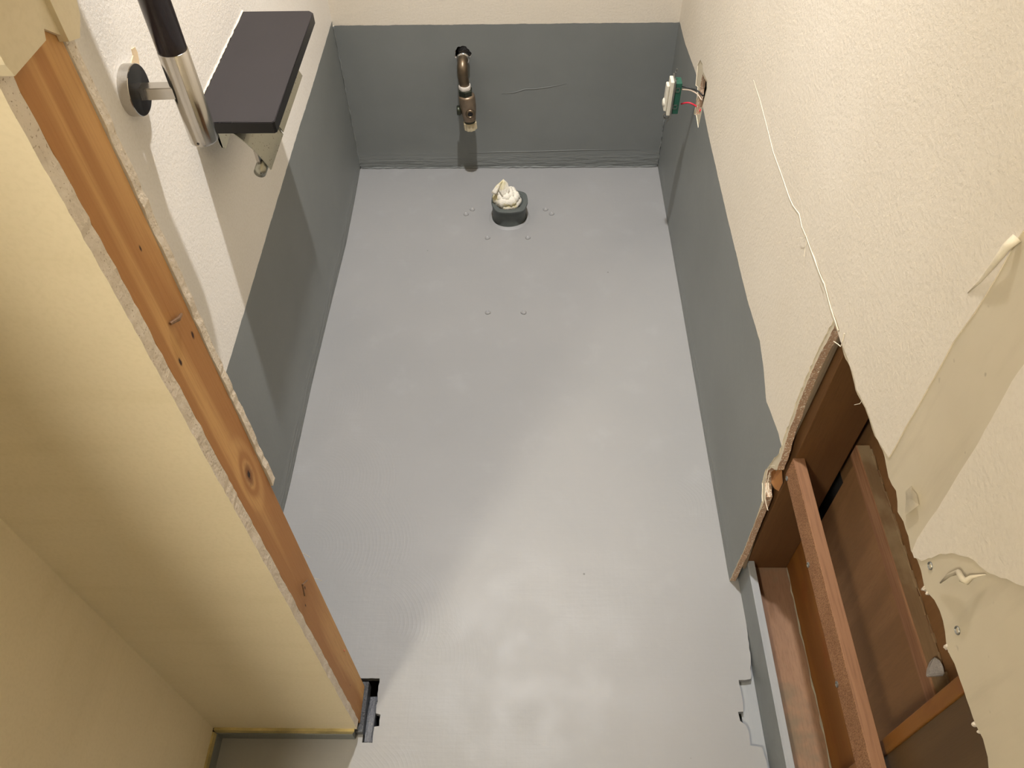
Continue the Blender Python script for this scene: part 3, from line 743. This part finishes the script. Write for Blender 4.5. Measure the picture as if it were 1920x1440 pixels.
bm = new_bm(); lathe(bm, (.3075, -.049, .169), (0, 0, 1), [(0, 0), (.0135, 0), (.0135, .010), (0, .010)], 30); link('thread', fin(bm), M['nut'], vv)
bm = new_bm(); lathe(bm, (.3085, -.049, .151), (-.05, 0, 1), [(0, 0), (.0145, 0), (.0158, .0015), (.0158, .019), (.0138, .0200), (0, .0200)], 60, rf=lambda t: 1+.035*(1 if math.sin(10*t) > 0 else -1)); link('plastic_cap', fin(bm), M['cap'], vv)
# black sealant blob round the pipe in the hole
bm = new_bm(); bmesh.ops.create_icosphere(bm, subdivisions=3, radius=1)
for v in bm.verts:
    n_ = math.sin(v.co.x*7)*math.cos(v.co.z*6+1)*.12+1
    v.co = Vector((v.co.x*.021*n_, v.co.y*.014, v.co.z*.020*n_)) + Vector((.3035, .012, .326))
link('black_sealant', fin(bm), M['gunk'], smooth=True, label='shiny black sealant filling the ragged hole around the bent pipe', cat='sealant')

# ------------------------------------------------------------ drain pipe and rag
DC = Vector((.4045, -.2075, 0))
dr = thing('drain_pipe', DC, 'short grey toilet drain pipe standing up out of the grey floor', 'pipe')
bm = new_bm()
lathe(bm, DC, (0, 0, 1), [(.0435, 0), (.0425, .004), (.0415, .006), (.0415, .042), (.0425, .0425), (.0425, .049), (.0345, .050), (.0345, .01), (0, .01)], 64)
link('pipe_body', fin(bm), M['pvc'], dr, True)
def lug(t):
    k = 1.0
    for a in (0.9, 2.5, 3.9, 5.4): k += .11*math.exp(-((((t-a+math.pi) % (2*math.pi))-math.pi)/.30)**2)
    return k
bm = new_bm(); lathe(bm, DC+Vector((.0015, 0, 0)), (0, 0, 1), [(.034, .043), (.0445, .044), (.0452, .046), (.0452, .0495), (.0442, .0505), (.034, .0505), (.034, .043)], 72, rf=lambda t: lug(t))
link('pipe_rim', fin(bm), M['pvc'], dr)
bm = new_bm(); lathe(bm, DC, (0, 0, 1), [(.052, 0), (.049, .002), (.0435, .0035)], 48, rf=lambda t: 1+.02*math.sin(3*t+1)); link('floor_fillet', fin(bm), M['floor'], dr, True)

rg = thing('white_rag', DC+Vector((0, 0, .045)), 'crumpled white rag twisted and stuffed into the top of the drain pipe', 'rag')
bm = new_bm(); r = random.Random(2)
turns = 3.4; n_ = 150; pts = []; rads = []
for i in range(n_):
    t = i/(n_-1); a = 2*math.pi*turns*t + 1.0
    R_ = .0235*(1-t)**.8+.001
    c_ = DC+Vector((-.002-.013*t, .001-.003*t, .056+.032*t))
    pts.append(c_+Vector((math.cos(a)*R_, math.sin(a)*R_, .0015*math.sin(a*3)))); rads.append((.0095*(1-t)+.0045)*(1+.14*math.sin(i*.9)+.1*math.sin(i*2.3)))
tube(bm, pts, rads, 16)
for v in bm.verts: v.co += Vector((r.uniform(-1,1), r.uniform(-1,1), r.uniform(-1,1)))*.0006
lathe(bm, DC+Vector((-.002, 0, .040)), (0, 0, 1), [(0, -.006), (.028, 0), (.0325, .008), (.0325, .014), (.027, .019), (.015, .026), (0, .03)], 40, rf=lambda t: 1+.03*math.sin(7*t))
link('twisted_cloth', fin(bm), M['rag'], rg, True)
# upright folded corner of the rag
bm = new_bm()
def V(a, b, y): return on(a, b, 'y', y)
tip = V(944, 336, -.206)
base = [V(921,361,-.222), V(929,366,-.226), V(934,358,-.214), V(941,368,-.228), V(950,371,-.226), V(956,356,-.212), V(952,343,-.204)]
mid = [V(930,348,-.214), V(935,352,-.217), V(938,349,-.212), V(942,356,-.222), V(947,356,-.218), V(952,348,-.208), V(949,340,-.205)]
T1 = bm.verts.new(tip); mv = [bm.verts.new(p_) for p_ in mid]; bv = [bm.verts.new(p_) for p_ in base]
for i in range(6):
    bm.faces.new((T1, mv[i], mv[i+1])); bm.faces.new((mv[i], bv[i], bv[i+1], mv[i+1]))
bmesh.ops.subdivide_edges(bm, edges=bm.edges[:], cuts=2, use_grid_fill=True, smooth=.3)
bmesh.ops.solidify(bm, geom=bm.faces[:], thickness=.0022)
link('folded_corner', fin(bm), M['rag'], rg, True)

# painted-over screw heads on the floor
SL = [(874,402,'x'), (886,393,'inner of two left of the drain pipe'),
      (1023,393,'inner of two right of the drain pipe'), (1034,401,'outer of two right of the drain pipe'),
      (914,446,'left one just in front of the drain pipe'), (990,446,'right one just in front of the drain pipe'),
      (915,586,'left of two at mid room'), (982,586,'right of two at mid room')]
SL[0] = (874,402,'outer of two left of the drain pipe')
base_screw = None
for a, b, w_ in SL:
    o_ = on(a, b, 'z', 0)
    if base_screw is None:
        bm = new_bm(); lathe(bm, o_, (0, 0, 1), [(.0068, -.0005), (.0066, .0012), (.0054, .0032), (.0042, .0032), (.0030, .0008), (0, .0006)], 20, rf=lambda t: 1+.05*math.sin(3*t))
        base_screw = sc = link('screw_cap', fin(bm), M['floor'], smooth=True)
        hz = sc.location.z
    else:
        sc = base_screw.copy(); S.collection.objects.link(sc); sc.location = (o_.x, o_.y, hz); sc.rotation_euler = (0, 0, a % 3)
    setp(sc, 'painted-over screw head on the floor, '+w_, 'screw', 'painted screw heads on the floor')

# ------------------------------------------------------------ dangling switch
sw = thing('wall_switch', (.757, -.30, .34), 'white switch with green back dangling on wires from the right wall hole', 'switch')
bm = new_bm(); box(bm, .7475, .7505, -.316, -.284, .343, .428, .0005); link('mounting_frame', fin(bm), M['galv'], sw)
bm = new_bm(); box(bm, .7405, .7475, -.3135, -.2865, .349, .424, .001); link('front_cover', fin(bm), M['white'], sw)
bm = new_bm(); box(bm, .7340, .7402, -.309, -.291, .356, .414, .002); link('rocker', fin(bm), M['white'], sw)
bm = new_bm(); lathe(bm, (.735, -.30, .372), (-1, 0, 0), [(.009, -.002), (.009, .002), (.006, .004), (0, .0045)], 24); link('finger_knob', fin(bm), M['white'], sw, True)
bm = new_bm(); box(bm, .7507, .7640, -.3125, -.2875, .352, .421, .001)
gbk = link('switch_body', fin(bm), M['green'], sw)
for z0 in (.364, .402):
    bm = new_bm(); f_ = -.3127
    for q in ((.7515, .7605, z0, z0+.0012), (.7515, .7605, z0+.0085, z0+.0097), (.7515, .7527, z0, z0+.0097), (.7593, .7605, z0, z0+.0097)): box(bm, q[0], q[1], f_-.0006, f_, q[2], q[3])
    link('white_clip_frame', fin(bm), M['galv'], gbk)
bm = new_bm(); box(bm, .7475, .750, -.303, -.297, .428, .440, .0003); tube(bm, [(.7488, -.30, .438), (.7508, -.30, .446)], .0015, 8); link('top_tab', fin(bm), M['galv'], sw)
bm = new_bm(); tube(bm, [(.742+.006*math.cos(t), -.303, .342+.006*math.sin(t)) for t in [2*math.pi*k/16 for k in range(17)]], .0013, 8); link('bottom_ring', fin(bm), M['galv'], sw)
bm = new_bm(); tube(bm, [(.749, -.305, .352), (.7495, -.305, .337), (.7455, -.305, .330), (.743, -.305, .322)], [.0022, .0018, .001, .0006], 8); link('bottom_tab', fin(bm), M['galv'], sw)
for nm, ps_, mt, rr in (('black_wire', [(1275,162),(1285,163),(1297,166),(1309,171),(1318,180)], 'wireb', .0016), ('white_wire', [(1275,168),(1286,168),(1297,170),(1308,177),(1316,188)], 'wirew', .0016), ('red_wire', [(1277,195),(1285,193),(1293,193),(1302,197),(1312,204),(1313,208)], 'wirer', .0018)):
    pts = []
    for i, (a, b) in enumerate(ps_):
        k = i/(len(ps_)-1)
        pts.append(on(a, b, 'y', -.30-.02*k))
    pts[-1] = on(*ps_[-1], 'x', .806)
    # smooth
    P_ = []
    for i in range(len(pts)-1):
        for j in range(4):
            t = j/4; p0 = pts[max(0, i-1)]; p1 = pts[i]; p2 = pts[i+1]; p3 = pts[min(len(pts)-1, i+2)]
            P_.append(.5*((2*p1)+(-p0+p2)*t+(2*p0-5*p1+4*p2-p3)*t*t+(-p0+3*p1-3*p2+p3)*t**3))
    P_.append(pts[-1]); bm = new_bm(); tube(bm, P_, rr, 8); link(nm, fin(bm), M[mt], sw, True)
# metal switch box inside the wall
bm = new_bm(); q = [on(a, b, 'x', .812) for a, b in ((1309,150),(1330,150),(1318,222),(1300,222))]
ys = [v.y for v in q]; zs2 = [v.z for v in q]
box(bm, .8098, .845, min(ys)-.004, min(ys)-.002, .345, .45); box(bm, .8098, .845, max(ys)+.002, max(ys)+.004, .345, .45); box(bm, .844, .846, min(ys)-.004, max(ys)+.004, .345, .45)
link('switch_box', fin(bm), M['galv'], label='metal box sunk in the right wall behind the dangling switch', cat='box')

# ------------------------------------------------------------ lamps
def lamp(name, loc, power, col, rad, label, power_size, cone=None):
    e = thing(name, (loc[0], loc[1], loc[2]+.04), label, 'light')
    bm = new_bm(); lathe(bm, (loc[0], loc[1], CEIL), (0, 0, -1), [(rad*1.7, 0), (rad*1.7, .012), (rad*1.3, .018), (rad*1.3, .0)], 40)
    link('ceiling_rim', fin(bm), M['white'], e)
    ld = bpy.data.lights.new(name+'_light', 'SPOT' if cone else 'POINT'); ld.energy = power; ld.color = col; ld.shadow_soft_size = power_size
    if cone: ld.spot_size = math.radians(cone); ld.spot_blend = 1.0
    lo = bpy.data.objects.new('bulb', ld); S.collection.objects.link(lo); lo.location = loc
    lo.parent = e; lo.matrix_parent_inverse = Matrix.Translation(-Vector(e.location))
lamp('ceiling_lamp', TOILET_LIGHT, TOILET_W, TOILET_COL, .05, 'small round ceiling lamp above the toilet floor', .03, 80)
lamp('ceiling_lamp', HALL_LIGHT, HALL_W, HALL_COL, .12, 'small round ceiling lamp in the hall behind the camera', .12)
